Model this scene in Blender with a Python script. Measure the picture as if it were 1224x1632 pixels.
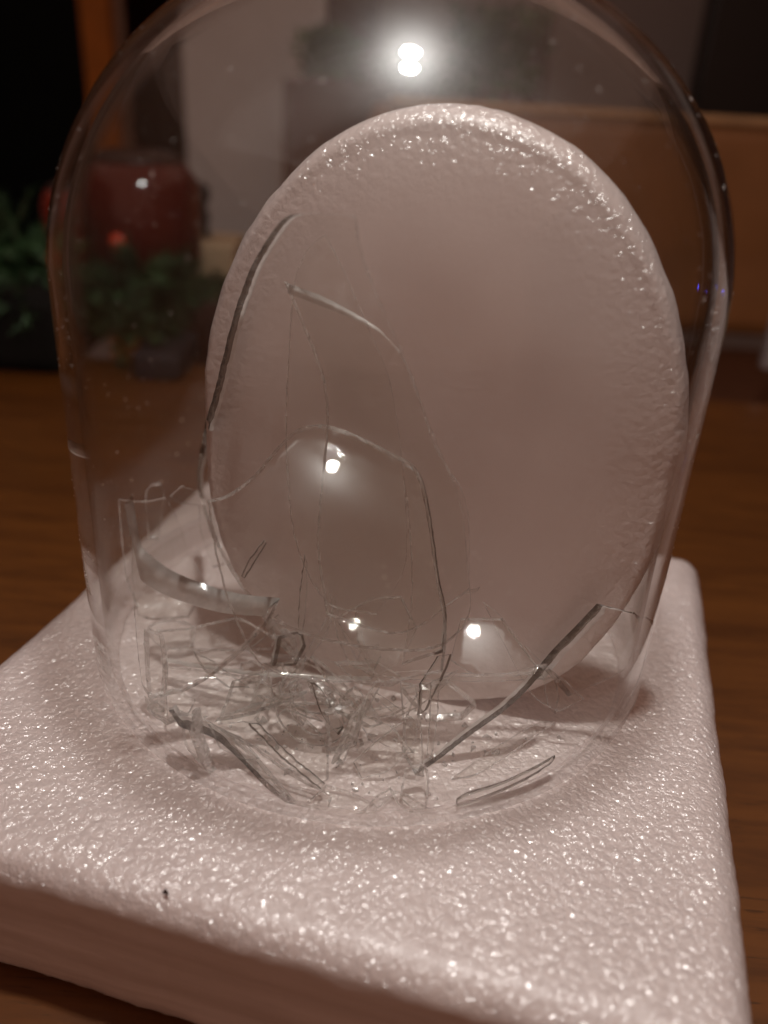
import bpy, bmesh, math, random
import numpy as np
from mathutils import Vector, Matrix, noise
from mathutils.geometry import delaunay_2d_cdt
random.seed(7)
for _o in list(bpy.data.objects):
    bpy.data.objects.remove(_o, do_unlink=True)
S = bpy.context.scene
COL = S.collection

# ------------------------------------------------------------------ camera (metres; the dome is 20 cm wide)
W, H, FPX = 1224, 1632, 1343.08
PITCH, YAW, ROLL, CH, CD = .46972, .008295, .058554, .186917, .267594
CAM = Vector((0, -CD, CH))
FW = Vector((math.sin(YAW)*math.cos(PITCH), math.cos(YAW)*math.cos(PITCH), -math.sin(PITCH)))
_r = FW.cross(Vector((0, 0, 1))).normalized(); _u = _r.cross(FW)
CR = math.cos(ROLL)*_r + math.sin(ROLL)*_u
CU = -math.sin(ROLL)*_r + math.cos(ROLL)*_u
cd = bpy.data.cameras.new("camera"); cam = bpy.data.objects.new("camera", cd); COL.objects.link(cam)
cam.matrix_world = Matrix(((CR.x, CU.x, -FW.x, CAM.x), (CR.y, CU.y, -FW.y, CAM.y), (CR.z, CU.z, -FW.z, CAM.z), (0, 0, 0, 1)))
cd.sensor_fit = 'VERTICAL'; cd.sensor_height = 24; cd.lens = FPX/H*24
cd.clip_start = .01; cd.clip_end = 60
cd.dof.use_dof = True; cd.dof.focus_distance = .262; cd.dof.aperture_fstop = 3.6
S.camera = cam
S.render.resolution_x, S.render.resolution_y = 768, 1024

def ray(px, py):
    return (FW + (px-W/2)/FPX*CR - (py-H/2)/FPX*CU).normalized()
def atz(px, py, z):
    d = ray(px, py); return CAM + d*((z-CAM.z)/d.z)
def aty(px, py, y):
    d = ray(px, py); return CAM + d*((y-CAM.y)/d.y)

# ------------------------------------------------------------------ world, exposure, render settings
wd = bpy.data.worlds.new("World"); S.world = wd; wd.use_nodes = True
wd.node_tree.nodes['Background'].inputs[0].default_value = (1, .575, .43, 1)
wd.node_tree.nodes['Background'].inputs[1].default_value = .21
S.view_settings.view_transform = 'Standard'; S.view_settings.look = 'None'
S.view_settings.exposure = .12; S.view_settings.gamma = 1
cy = S.cycles
cy.max_bounces = 20; cy.transparent_max_bounces = 64; cy.transmission_bounces = 16; cy.glossy_bounces = 5; cy.diffuse_bounces = 4
cy.sample_clamp_indirect = 6; cy.blur_glossy = .3
cy.use_denoising = True; cy.use_adaptive_sampling = True; cy.adaptive_threshold = .025
LAMP = Vector((.018, -.066, .72)); LAMP_R = .024; LAMP_E = 430.0

# ------------------------------------------------------------------ materials
def mat(name):
    m = bpy.data.materials.new(name); m.use_nodes = True
    nt = m.node_tree; nt.nodes.clear()
    out = nt.nodes.new('ShaderNodeOutputMaterial')
    def N(t, **kw):
        n = nt.nodes.new('ShaderNode'+t)
        for k, v in kw.items():
            if k[0] == '_': n.inputs[k[1:].replace('_', ' ')].default_value = v
            else: setattr(n, k, v)
        return n
    return m, nt, N, nt.links.new, out
def math_(N, L, op, a, b=None, clamp=False):
    n = N('Math', operation=op); n.use_clamp = clamp
    for i, x in enumerate((a, b)):
        if x is None: continue
        if isinstance(x, (int, float)): n.inputs[i].default_value = x
        else: L(x, n.inputs[i])
    return n.outputs[0]
def plain(name, col, rough=.6, metal=0, coat=0, spec=.5, vary=.15, scale=20, emit=None, es=1, bump=0):
    m, nt, N, L, out = mat(name)
    p = N('BsdfPrincipled'); p.inputs['Roughness'].default_value = rough; p.inputs['Metallic'].default_value = metal
    p.inputs['Coat Weight'].default_value = coat; p.inputs['Specular IOR Level'].default_value = spec
    tc = N('TexCoord'); nz = N('TexNoise'); nz.inputs['Scale'].default_value = scale; nz.inputs['Detail'].default_value = 5
    L(tc.outputs['Object'], nz.inputs['Vector'])
    r = N('ValToRGB'); r.color_ramp.elements[0].position = .3; r.color_ramp.elements[1].position = .7
    r.color_ramp.elements[0].color = (*[c*(1-vary) for c in col], 1); r.color_ramp.elements[1].color = (*[min(1, c*(1+vary)) for c in col], 1)
    L(nz.outputs['Fac'], r.inputs[0]); L(r.outputs[0], p.inputs['Base Color'])
    if bump:
        b = N('Bump'); b.inputs['Strength'].default_value = bump; b.inputs['Distance'].default_value = .003
        L(nz.outputs['Fac'], b.inputs['Height']); L(b.outputs[0], p.inputs['Normal'])
    if emit:
        p.inputs['Emission Color'].default_value = (*emit, 1); p.inputs['Emission Strength'].default_value = es
    L(p.outputs[0], out.inputs[0]); return m

def foam(name, cells=600., cell_amt=1.0, streak=0.0, fade=None):
    m, nt, N, L, out = mat(name)
    tc = N('TexCoord'); p = N('BsdfPrincipled')
    wn = N('TexNoise'); wn.inputs['Scale'].default_value = 260; L(tc.outputs['Object'], wn.inputs['Vector'])
    mx = N('Vector Math' if 0 else 'VectorMath', operation='MULTIPLY_ADD')
    L(wn.outputs['Color'], mx.inputs[0]); mx.inputs[1].default_value = (.0022,)*3; L(tc.outputs['Object'], mx.inputs[2])
    vec = mx.outputs[0]
    if streak:
        sc = N('Mapping'); sc.inputs['Scale'].default_value = (.12, .12, 1.0); L(vec, sc.inputs[0]); vec = sc.outputs[0]
    v = N('TexVoronoi', feature='SMOOTH_F1'); v.inputs['Scale'].default_value = cells*.72; v.inputs['Smoothness'].default_value = .35
    v2 = N('TexVoronoi', feature='SMOOTH_F1'); v2.inputs['Scale'].default_value = cells*1.9; v2.inputs['Smoothness'].default_value = .3
    n1 = N('TexNoise'); n1.inputs['Scale'].default_value = cells*3.3; n1.inputs['Detail'].default_value = 2
    n2 = N('TexNoise'); n2.inputs['Scale'].default_value = 22; n2.inputs['Detail'].default_value = 3
    for q in (v, v2, n1): L(vec, q.inputs['Vector'])
    if streak:
        m2 = N('Mapping'); m2.inputs['Scale'].default_value = (.25, .25, 7); L(tc.outputs['Object'], m2.inputs[0]); L(m2.outputs[0], n2.inputs['Vector'])
    else: L(tc.outputs['Object'], n2.inputs['Vector'])
    h = math_(N, L, 'ADD', math_(N, L, 'MULTIPLY', v.outputs['Distance'], -1.0), math_(N, L, 'MULTIPLY', v2.outputs['Distance'], -.4))
    h = math_(N, L, 'ADD', h, math_(N, L, 'MULTIPLY', n1.outputs['Fac'], .30))
    n4 = N('TexNoise'); n4.inputs['Scale'].default_value = cells*.8; n4.inputs['Detail'].default_value = 1.5; n4.inputs['Distortion'].default_value = 1.2
    L(vec, n4.inputs['Vector'])
    hc = math_(N, L, 'ADD', math_(N, L, 'MULTIPLY', v.outputs['Distance'], -.55), math_(N, L, 'MULTIPLY', n4.outputs['Fac'], .9))
    b = N('Bump'); b.inputs['Strength'].default_value = cell_amt; b.inputs['Distance'].default_value = .0016
    L(hc, b.inputs['Height'])
    r = N('ValToRGB'); r.color_ramp.elements[0].position = .3; r.color_ramp.elements[1].position = .75
    r.color_ramp.elements[0].color = (.62, .50, .46, 1) if streak else (.77, .655, .63, 1); r.color_ramp.elements[1].color = (.86, .745, .715, 1)
    L(n2.outputs['Fac'], r.inputs[0]); L(r.outputs[0], p.inputs['Base Color'])
    p.inputs['Roughness'].default_value = .42
    p.inputs['Specular IOR Level'].default_value = .5*cell_amt + .1
    p.inputs['Coat Weight'].default_value = min(1, 1.2*cell_amt); p.inputs['Coat Roughness'].default_value = .25; p.inputs['Coat IOR'].default_value = 2.6
    L(b.outputs[0], p.inputs['Coat Normal'])
    b2 = N('Bump'); b2.inputs['Strength'].default_value = .16*cell_amt; b2.inputs['Distance'].default_value = .0008
    L(h, b2.inputs['Height']); L(b2.outputs[0], p.inputs['Normal'])
    if fade:      # flattened, smoother cells towards the middle of the disc
        sx = N('SeparateXYZ'); L(tc.outputs['Object'], sx.inputs[0])
        ex = math_(N, L, 'DIVIDE', sx.outputs[0], fade[0]); ey = math_(N, L, 'DIVIDE', sx.outputs[1], fade[1])
        rr = math_(N, L, 'SQRT', math_(N, L, 'ADD', math_(N, L, 'MULTIPLY', ex, ex), math_(N, L, 'MULTIPLY', ey, ey)))
        q = N('MapRange'); q.inputs[1].default_value = .70; q.inputs[2].default_value = .95; q.inputs[3].default_value = .16; q.inputs[4].default_value = .8
        L(rr, q.inputs[0]); L(q.outputs[0], b.inputs['Strength']); L(q.outputs[0], p.inputs['Coat Weight'])
        L(math_(N, L, 'MULTIPLY', q.outputs[0], .22), b2.inputs['Strength'])
    L(p.outputs[0], out.inputs[0]); return m

def thin_glass(name, haze=.0, edge_refract=None, tint=(.99, .99, .985), graze=.35, er=.6, base=.04):
    """clear wall glass: straight transmission, mirror reflection by angle, faint dusty haze that also adds a glow round the mirrored lamp,
    real refraction only where the wall is struck at a grazing angle"""
    m, nt, N, L, out = mat(name)
    g = N('NewGeometry')
    dt = N('VectorMath', operation='DOT_PRODUCT'); L(g.outputs['Incoming'], dt.inputs[0]); L(g.outputs['Normal'], dt.inputs[1])
    c = math_(N, L, 'ABSOLUTE', dt.outputs['Value'])
    inv = math_(N, L, 'SUBTRACT', 1.0, c, True)
    fr = math_(N, L, 'ADD', math_(N, L, 'MULTIPLY', math_(N, L, 'POWER', inv, 5.0), graze), base)
    tr = N('BsdfTransparent'); tr.inputs[0].default_value = (*tint, 1)
    gl = N('BsdfGlossy'); gl.inputs['Roughness'].default_value = .008
    a = N('MixShader'); L(fr, a.inputs[0]); L(tr.outputs[0], a.inputs[1]); L(gl.outputs[0], a.inputs[2])
    last = a
    if haze:
        hz = N('BsdfGlossy'); hz.inputs['Roughness'].default_value = .33
        tc = N('TexCoord'); nz = N('TexNoise'); nz.inputs['Scale'].default_value = 35; nz.inputs['Detail'].default_value = 6
        L(tc.outputs['Object'], nz.inputs['Vector'])
        hf = math_(N, L, 'MULTIPLY', nz.outputs['Fac'], haze*2)
        b = N('MixShader'); L(hf, b.inputs[0]); L(last.outputs[0], b.inputs[1]); L(hz.outputs[0], b.inputs[2]); last = b
    if edge_refract:
        rg = N('BsdfGlass'); rg.inputs['IOR'].default_value = 1.47; rg.inputs['Roughness'].default_value = .0
        mr = N('MapRange'); mr.inputs[1].default_value = edge_refract[0]; mr.inputs[2].default_value = edge_refract[1]
        mr.inputs[3].default_value = 1; mr.inputs[4].default_value = 0
        # an upright tube bends light by how far off its axis the ray passes, so the ray's slope is divided out on the straight wall
        si = N('SeparateXYZ'); L(g.outputs['Incoming'], si.inputs[0]); sn = N('SeparateXYZ'); L(g.outputs['Normal'], sn.inputs[0])
        ih = math_(N, L, 'SQRT', math_(N, L, 'SUBTRACT', 1.0001, math_(N, L, 'MULTIPLY', si.outputs[2], si.outputs[2])))
        nz_ = math_(N, L, 'ABSOLUTE', sn.outputs[2])
        dv = math_(N, L, 'ADD', math_(N, L, 'MULTIPLY', ih, math_(N, L, 'SUBTRACT', 1.0, nz_)), nz_)
        L(math_(N, L, 'DIVIDE', c, dv), mr.inputs[0])
        front = math_(N, L, 'SUBTRACT', 1.0, g.outputs['Backfacing'])
        f = math_(N, L, 'MULTIPLY', math_(N, L, 'MULTIPLY', mr.outputs[0], er), front)
        e = N('MixShader'); L(f, e.inputs[0]); L(last.outputs[0], e.inputs[1]); L(rg.outputs[0], e.inputs[2]); last = e
    L(last.outputs[0], out.inputs[0]); return m
def edge_glass(name, rough=.06, tint=(.97, .98, .97), clear=.35, bump=.5, white=0, wmin=.3, gloss=0):
    m, nt, N, L, out = mat(name)
    rg = N('BsdfGlass'); rg.inputs['IOR'].default_value = 1.47; rg.inputs['Roughness'].default_value = rough; rg.inputs[0].default_value = (*tint, 1)
    tc = N('TexCoord'); nz = N('TexNoise'); nz.inputs['Scale'].default_value = 700; nz.inputs['Detail'].default_value = 3
    L(tc.outputs['Object'], nz.inputs['Vector'])
    b = N('Bump'); b.inputs['Strength'].default_value = bump; b.inputs['Distance'].default_value = .0005
    L(nz.outputs['Fac'], b.inputs['Height']); L(b.outputs[0], rg.inputs['Normal'])
    tr = N('BsdfTransparent'); x = N('MixShader'); x.inputs[0].default_value = clear
    L(rg.outputs[0], x.inputs[1]); L(tr.outputs[0], x.inputs[2]); last = x
    if white:   # hackle on the break scatters light
        df0 = N('BsdfDiffuse'); df0.inputs[0].default_value = (.9, .88, .86, 1); tl = N('BsdfTranslucent'); tl.inputs[0].default_value = (.92, .90, .88, 1)
        df = N('MixShader'); df.inputs[0].default_value = .6; L(df0.outputs[0], df.inputs[1]); L(tl.outputs[0], df.inputs[2]); y = N('MixShader')
        n2 = N('TexNoise'); n2.inputs['Scale'].default_value = 260; L(tc.outputs['Object'], n2.inputs['Vector'])
        q = N('MapRange'); q.inputs[1].default_value = .42; q.inputs[2].default_value = .62; q.inputs[3].default_value = white*wmin; q.inputs[4].default_value = white*1.6
        L(n2.outputs['Fac'], q.inputs[0]); L(q.outputs[0], y.inputs[0]); L(x.outputs[0], y.inputs[1]); L(df.outputs[0], y.inputs[2]); last = y
    if gloss:
        gg = N('BsdfGlossy'); gg.inputs['Roughness'].default_value = .22; L(b.outputs[0], gg.inputs['Normal'])
        z_ = N('MixShader'); z_.inputs[0].default_value = gloss; L(last.outputs[0], z_.inputs[1]); L(gg.outputs[0], z_.inputs[2]); last = z_
    L(last.outputs[0], out.inputs[0]); return m

M = {}
M['foam'] = foam('packing_foam')
M['foam_face'] = foam('cut_foam_face', cells=480., cell_amt=.38, streak=1)
M['foam_disc'] = foam('disc_foam', fade=(.0770, .0935))
M['dome'] = thin_glass('dome_glass', haze=.026, graze=.22, er=1.0, edge_refract=(.17, .35))
M['rim'] = edge_glass('dome_rim_glass', rough=.38, tint=(.98, .95, .94), clear=.76, bump=.2)
M['shard'] = thin_glass('shard_glass', haze=.018, graze=.03, base=.014)
M['fracture'] = edge_glass('fractured_glass', rough=.10, clear=.45, white=.24, gloss=.22)
M['fracture_pale'] = edge_glass('pale_fractured_glass', rough=.2, clear=.1, bump=.2, white=.6, wmin=1.3, gloss=.15)
M['fracture_dark'] = edge_glass('dark_fractured_glass', rough=.08, tint=(.24, .21, .18), clear=.08, bump=.8, white=.05, gloss=.06)  # dark tint puts the refracted dark room into the glass colour

def wood(name, dark, light, scale=(1, 14, 1), rot=0., coat=.35, rough=.38):
    m, nt, N, L, out = mat(name)
    tc = N('TexCoord'); mp = N('Mapping'); mp.inputs['Scale'].default_value = scale; mp.inputs['Rotation'].default_value = (0, 0, rot)
    L(tc.outputs['Object'], mp.inputs[0])
    n = N('TexNoise'); n.inputs['Scale'].default_value = 5; n.inputs['Detail'].default_value = 9; n.inputs['Roughness'].default_value = .62; n.inputs['Distortion'].default_value = .7
    n3 = N('TexNoise'); n3.inputs['Scale'].default_value = 30; n3.inputs['Detail'].default_value = 4
    L(mp.outputs[0], n.inputs['Vector']); L(mp.outputs[0], n3.inputs['Vector'])
    r = N('ValToRGB'); r.color_ramp.elements[0].position = .36; r.color_ramp.elements[1].position = .66
    r.color_ramp.elements[0].color = (*dark, 1); r.color_ramp.elements[1].color = (*light, 1); L(n.outputs['Fac'], r.inputs[0])
    r3 = N('ValToRGB'); r3.color_ramp.elements[0].position = .30; r3.color_ramp.elements[1].position = .40
    r3.color_ramp.elements[0].color = (.35, .35, .35, 1); L(n3.outputs['Fac'], r3.inputs[0])
    mm = N('MixRGB', blend_type='MULTIPLY'); mm.inputs[0].default_value = .8; L(r.outputs[0], mm.inputs[1]); L(r3.outputs[0], mm.inputs[2])
    p = N('BsdfPrincipled'); p.inputs['Roughness'].default_value = rough; p.inputs['Coat Weight'].default_value = coat; p.inputs['Coat Roughness'].default_value = .11
    b = N('Bump'); b.inputs['Strength'].default_value = .25; b.inputs['Distance'].default_value = .0006
    L(n.outputs['Fac'], b.inputs['Height']); L(b.outputs[0], p.inputs['Normal'])
    L(mm.outputs[0], p.inputs['Base Color']); L(p.outputs[0], out.inputs[0]); return m
M['table'] = wood('oiled_table_wood', (.088, .027, .004), (.155, .051, .008), scale=(2.2, 22, 2), rot=.25)

# ------------------------------------------------------------------ helpers
def link(name, me_or_bm, mats, parent=None, smooth=True, loc=None):
    if isinstance(me_or_bm, bmesh.types.BMesh):
        me = bpy.data.meshes.new(name); bmesh.ops.recalc_face_normals(me_or_bm, faces=me_or_bm.faces); me_or_bm.to_mesh(me); me_or_bm.free()
    else: me = me_or_bm
    o = bpy.data.objects.new(name, me); COL.objects.link(o)
    for m in (mats if isinstance(mats, (list, tuple)) else [mats]): me.materials.append(m)
    if smooth: me.polygons.foreach_set('use_smooth', [True]*len(me.polygons))
    if parent: o.parent = parent
    if loc is not None: o.location = loc
    return o
def tag(o, label=None, cat=None, group=None, kind=None):
    if label: o['label'] = label
    if cat: o['category'] = cat
    if group: o['group'] = group
    if kind: o['kind'] = kind
    return o
def empty(name, loc, label, cat, group=None, rz=0):
    o = bpy.data.objects.new(name, None); COL.objects.link(o); o.location = loc; o.rotation_euler = (0, 0, rz)
    o.empty_display_size = .02
    return tag(o, label, cat, group)
def box_bm(x0, x1, y0, y1, z0, z1, bev=0, seg=2):
    bm = bmesh.new(); bmesh.ops.create_cube(bm, size=1)
    for v in bm.verts: v.co = Vector(((x0+x1)/2+v.co.x*(x1-x0), (y0+y1)/2+v.co.y*(y1-y0), (z0+z1)/2+v.co.z*(z1-z0)))
    if bev: bmesh.ops.bevel(bm, geom=bm.edges[:], offset=bev, segments=seg, profile=.5, affect='EDGES')
    return bm
def lathe_bm(prof, seg=48, closed=False):
    bm = bmesh.new(); rings = []
    for r, z in prof:
        if r < 1e-6: rings.append([bm.verts.new((0, 0, z))])
        else: rings.append([bm.verts.new((r*math.cos(2*math.pi*k/seg), r*math.sin(2*math.pi*k/seg), z)) for k in range(seg)])
    n = len(rings)
    for i in range(n if closed else n-1):
        A, B = rings[i], rings[(i+1) % n]
        for k in range(seg):
            k2 = (k+1) % seg
            if len(A) == 1 and len(B) == 1: break
            if len(A) == 1: bm.faces.new((A[0], B[k2], B[k]))
            elif len(B) == 1: bm.faces.new((A[k], A[k2], B[0]))
            else: bm.faces.new((A[k], A[k2], B[k2], B[k]))
    return bm

# ------------------------------------------------------------------ the pendant lamp over the table (its image shows in the glass)
def lamp():
    t = empty('pendant_lamp', LAMP, 'round pendant lamp hanging over the glass dome, seen only mirrored in it', 'lamp')
    m, nt, N, L, out = mat('lamp_light'); e = N('Emission'); e.inputs[0].default_value = (1, .97, .93, 1); e.inputs[1].default_value = LAMP_E
    L(e.outputs[0], out.inputs[0])
    link('diffuser', lathe_bm([(0, 0), (LAMP_R, 0), (LAMP_R, .004), (0, .004)], 48), m, t, False)
    link('shade', lathe_bm([(LAMP_R+.001, .001), (LAMP_R+.009, -.004), (LAMP_R+.012, .0), (LAMP_R+.006, .03), (.015, .06), (0, .062)], 48),
         plain('lamp_shade_grey', (.30, .29, .28), .5), t)
    link('cord', lathe_bm([(.003, .06), (.003, .9)], 8), plain('lamp_cord', (.05, .05, .05), .6), t)
lamp()

# ------------------------------------------------------------------ foam slab
TH = .05
def slab():
    K = [(-.14727, -.09868), (.08945, -.15844), (.14774, .07250), (-.08898, .13225)]
    cx = sum(k[0] for k in K)/4; cy_ = sum(k[1] for k in K)/4; ang = -.24727
    a, b = .1245, .121
    bm = bmesh.new(); n = 120; R = .0095
    def shape(x, y, z):      # rounded box by projecting a box grid
        q = Vector((max(-a+R, min(a-R, x)), max(-b+R, min(b-R, y)), max(-TH/2+R, min(TH/2-R, z))))
        d = Vector((x, y, z))-q
        if d.length > 1e-9:
            m_ = max(abs(d.x), abs(d.y), abs(d.z)); d = d.normalized()*R if True else d
            return q+d
        return q
    def grid(f, nu, nv):
        vs = [[bm.verts.new(f(i/nu, j/nv)) for j in range(nv+1)] for i in range(nu+1)]
        for i in range(nu):
            for j in range(nv): bm.faces.new((vs[i][j], vs[i+1][j], vs[i+1][j+1], vs[i][j+1]))
    for s in (-1, 1):
        grid(lambda u, v: shape((2*u-1)*a, (2*v-1)*b, s*TH/2), n, n)
        grid(lambda u, v: shape(s*a, (2*u-1)*b, (2*v-1)*TH/2), n, 28)
        grid(lambda u, v: shape((2*u-1)*a, s*b, (2*v-1)*TH/2), n, 28)
    bmesh.ops.remove_doubles(bm, verts=bm.verts, dist=1e-5)
    for v in bm.verts:
        c = v.co.copy(); edge = max(abs(c.x)/a, abs(c.y)/b)
        k = noise.noise(c*55)*.0007 + noise.noise(c*330)*.00035*(1 if edge > .93 else .35)
        nn = Vector((c.x if abs(c.x) > a-R else 0, c.y if abs(c.y) > b-R else 0, c.z if abs(c.z) > TH/2-R else 0))
        if nn.length: v.co += nn.normalized()*k
    o = link('foam_slab', bm, [M['foam'], M['foam_face']], loc=(cx, cy_, -TH/2))
    o.rotation_euler = (0, 0, ang)
    for p in o.data.polygons:
        if abs(p.normal.z) < .35 and p.center.z < TH/2-.006: p.material_index = 1
    tag(o, 'thick white foam packing slab under the glass dome on the wooden table', 'foam slab')
slab()

# ------------------------------------------------------------------ foam disc leaning inside the dome
DRA, DRB = .0770, .0935
def disc():
    az, tilt, th = -.27, .06, .019
    n = Vector((math.sin(az)*math.cos(tilt), -math.cos(az)*math.cos(tilt), math.sin(tilt)))
    a = Vector((math.cos(az), math.sin(az), 0)); b = n.cross(a)
    seg = 220
    # soft rim shading put into the shape: nearly flat in the middle, rolling over broadly towards the rim
    prof = [(k/30*.93, th/2-.0085*(k/30*.93)**4.5) for k in range(31)]
    e0 = prof[-1][1]
    prof += [(.93+.07*math.sin(q), -th/2+.003+(e0+th/2-.003)*math.cos(q)) for q in [math.pi/2*k/9 for k in range(1, 10)]]
    prof += [(.995, -th/2+.001), (.97, -th/2)] + [(.95*k/5, -th/2) for k in range(5, -1, -1)]
    bm = lathe_bm(prof, seg)
    for v in bm.verts:
        c = v.co; rr = math.hypot(c.x, c.y)
        w = Vector((c.x*DRA, c.y*DRB, c.z))
        if rr > .93:
            k = noise.noise(w*300)*.00025 + noise.noise(w*90)*.0004 + noise.noise(w*25)*.0009
            w += Vector((c.x/rr, c.y/rr, 0))*k
        w.z += noise.noise(w*30)*.0004
        if c.z > 0 and c.y < 0:      # the lower edge stays square, shaped so no dark crescent falls under it
            w.z += (th/2-c.z)*min(1, (-c.y)**1.5*1.3)
        v.co = w
    for v in bm.verts:      # a fraction more egg-shaped than a true oval, fuller at the lower left
        if v.co.y < 0:
            ca, sa = abs(v.co.x)/DRA, abs(v.co.y)/DRB; r_ = math.hypot(ca, sa)
            if r_ > 1e-6: f_ = ((ca/r_)**2.4+(sa/r_)**2.4)**(-1/2.4); v.co.x *= f_; v.co.y *= 1+(f_-1)*.7
    o = link('foam_disc', bm, [M['foam_disc']])
    ctr = Vector((.0110, -.0310, .0905)) - n*(th/2)
    o.matrix_world = Matrix(((a.x, b.x, n.x, ctr.x), (a.y, b.y, n.y, ctr.y), (a.z, b.z, n.z, ctr.z), (0, 0, 0, 1)))
    tag(o, 'round white foam disc leaning upright inside the glass dome behind the broken glass', 'foam disc')
    return n, a, b, ctr
DN, DA, DB, DC = disc()

# ------------------------------------------------------------------ the glass dome
DR, DZ, DH, WALL = .1, .133, .090, .0042
def dome():
    t = empty('glass_dome', (0, 0, 0), 'tall clear glass dome standing on the foam slab over shards and a foam disc', 'glass dome')
    z0 = .012
    outer = [(DR, z0+(DZ-z0)*k/14) for k in range(0, 15)] + [(DR*math.cos(q), DZ+DH*math.sin(q)) for q in [math.pi/2*k/40 for k in range(1, 41)]]
    outer[-1] = (0, DZ+DH)
    ri, hi = DR-WALL, DH-WALL
    inner = [(ri, z0+(DZ-z0)*k/14) for k in range(0, 15)] + [(ri*math.cos(q), DZ+hi*math.sin(q)) for q in [math.pi/2*k/40 for k in range(1, 41)]]
    inner[-1] = (0, DZ+hi)
    bm = lathe_bm(outer, 192)
    bmesh.ops.recalc_face_normals(bm, faces=bm.faces)
    for f in bm.faces:
        if f.normal.dot(f.calc_center_median()-Vector((0, 0, .05))) < 0: f.normal_flip()
    b2 = lathe_bm(inner, 192)
    for f in b2.faces:
        f.normal_update()
        if f.normal.dot(f.calc_center_median()-Vector((0, 0, .05))) > 0: f.normal_flip()
    me2 = bpy.data.meshes.new('tmp'); b2.to_mesh(me2); b2.free(); bm.from_mesh(me2); bpy.data.meshes.remove(me2)
    me = bpy.data.meshes.new('wall'); bm.to_mesh(me); bm.free()
    for v in me.vertices:   # blown glass is never perfectly regular
        c = v.co; k = 1+.0035*noise.noise(Vector((c.x*14, c.y*14, c.z*9)))
        if c.z > .02: c.x *= k; c.y *= k
    link('wall', me, M['dome'], t)
    # rolled rim at the foot, curving in on the foam
    ri = DR-WALL
    pr = [(DR, z0)] + [(DR-.0045*(1-math.cos(q)), z0-.0112*math.sin(q)) for q in [math.pi/2*k/8 for k in range(1, 9)]]
    pr += [(DR-.0058, .0003), (DR-.0072, .0010), (DR-.0078, .0024)]
    pr += [(ri-.0034*(1-math.cos(q)), z0-.0090*math.sin(q)) for q in [math.pi/2*k/8 for k in range(8, -1, -1)]]
    link('rim', lathe_bm(pr, 192), M['rim'], t)
    # dust on the glass
    bm = bmesh.new()
    def flake(p, nn, s):
        t1 = nn.orthogonal().normalized(); t2 = nn.cross(t1); ph = random.random()*6.28; k = random.randint(3, 5)
        el = random.choice((1, 1, 1.4, 3))
        top = bm.verts.new(p+nn*s*.5); vs = []
        for i in range(k):
            q = ph+i*6.283/k; x = math.cos(q)*s*el; y = math.sin(q)*s/el**.5
            vs.append(bm.verts.new(p+nn*.00003+t1*(x*math.cos(ph)-y*math.sin(ph))+t2*(x*math.sin(ph)+y*math.cos(ph))))
        for i in range(k): bm.faces.new((vs[i], vs[(i+1) % k], top))
        bm.faces.new(vs[::-1])
    cl = [(random.uniform(-math.pi, 0), random.uniform(.02, .20)) for _ in range(26)]
    for i in range(950):
        if i % 2: th, z = random.uniform(-math.pi*1.05, .05), random.uniform(.03, .21)
        else: c = random.choice(cl); th, z = c[0]+random.gauss(0, .09), c[1]+random.gauss(0, .009)
        z = max(.02, min(.215, z))
        if z < DZ: r_, nn = DR, Vector((math.cos(th), math.sin(th), 0))
        else:
            q = math.asin(min(.99, (z-DZ)/DH)); r_ = DR*math.cos(q); nn = Vector((math.cos(th)*math.cos(q)/DR, math.sin(th)*math.cos(q)/DR, math.sin(q)/DH)).normalized()
        c = Vector((r_*math.cos(th), r_*math.sin(th), z)); k = 1+.0035*noise.noise(Vector((c.x*14, c.y*14, c.z*9)))
        c.x *= k; c.y *= k
        flake(c, nn, random.choice((.00012, .00016, .00016, .00022, .0003)))
    d = link('dust', bm, plain('dust_grey', (.75, .70, .66), .4), t, False); d['kind'] = 'stuff'
dome()

# ------------------------------------------------------------------ glass shards
NSH = [0]
def resample(poly, step, jit):
    out = []
    n = len(poly)
    for i in range(n):
        a, b = Vector(poly[i]), Vector(poly[(i+1) % n]); d = (b-a).length; k = max(1, int(d/step))
        nrm = Vector((-(b-a).y, (b-a).x)).normalized()
        for j in range(k):
            p = a.lerp(b, j/k)
            if j: p += nrm*random.uniform(-jit, jit)
            out.append(p)
    return out
def smooth_poly(poly, corner=.35):
    """Catmull-Rom through the outline, used for curved shards"""
    out = []; n = len(poly); P = [Vector(p) for p in poly]
    for i in range(n):
        p0, p1, p2, p3 = P[i-1], P[i], P[(i+1) % n], P[(i+2) % n]
        L_ = (p2-p1).length; t1 = (p2-p0)*.5; t2 = (p3-p1)*.5
        if t1.length > L_: t1 = t1.normalized()*L_
        if t2.length > L_: t2 = t2.normalized()*L_
        e1, e2 = (p1-p0), (p2-p1); e3 = (p3-p2)
        if e1.length and e2.length and e1.normalized().dot(e2.normalized()) < .6: t1 = p2-p1
        if e2.length and e3.length and e2.normalized().dot(e3.normalized()) < .6: t2 = p2-p1
        for k in range(5):
            s = k/5; s2, s3 = s*s, s*s*s
            out.append((2*s3-3*s2+1)*p1+(s3-2*s2+s)*t1+(-2*s3+3*s2)*p2+(s3-s2)*t2)
    return out
def aim(O):       # lean and azimuth that mirror the lamp to the camera at O
    n = ((CAM-O).normalized()+(LAMP-O).normalized()).normalized()
    return dict(az=math.atan2(n.x, -n.y), lean=math.asin(n.z))
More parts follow.
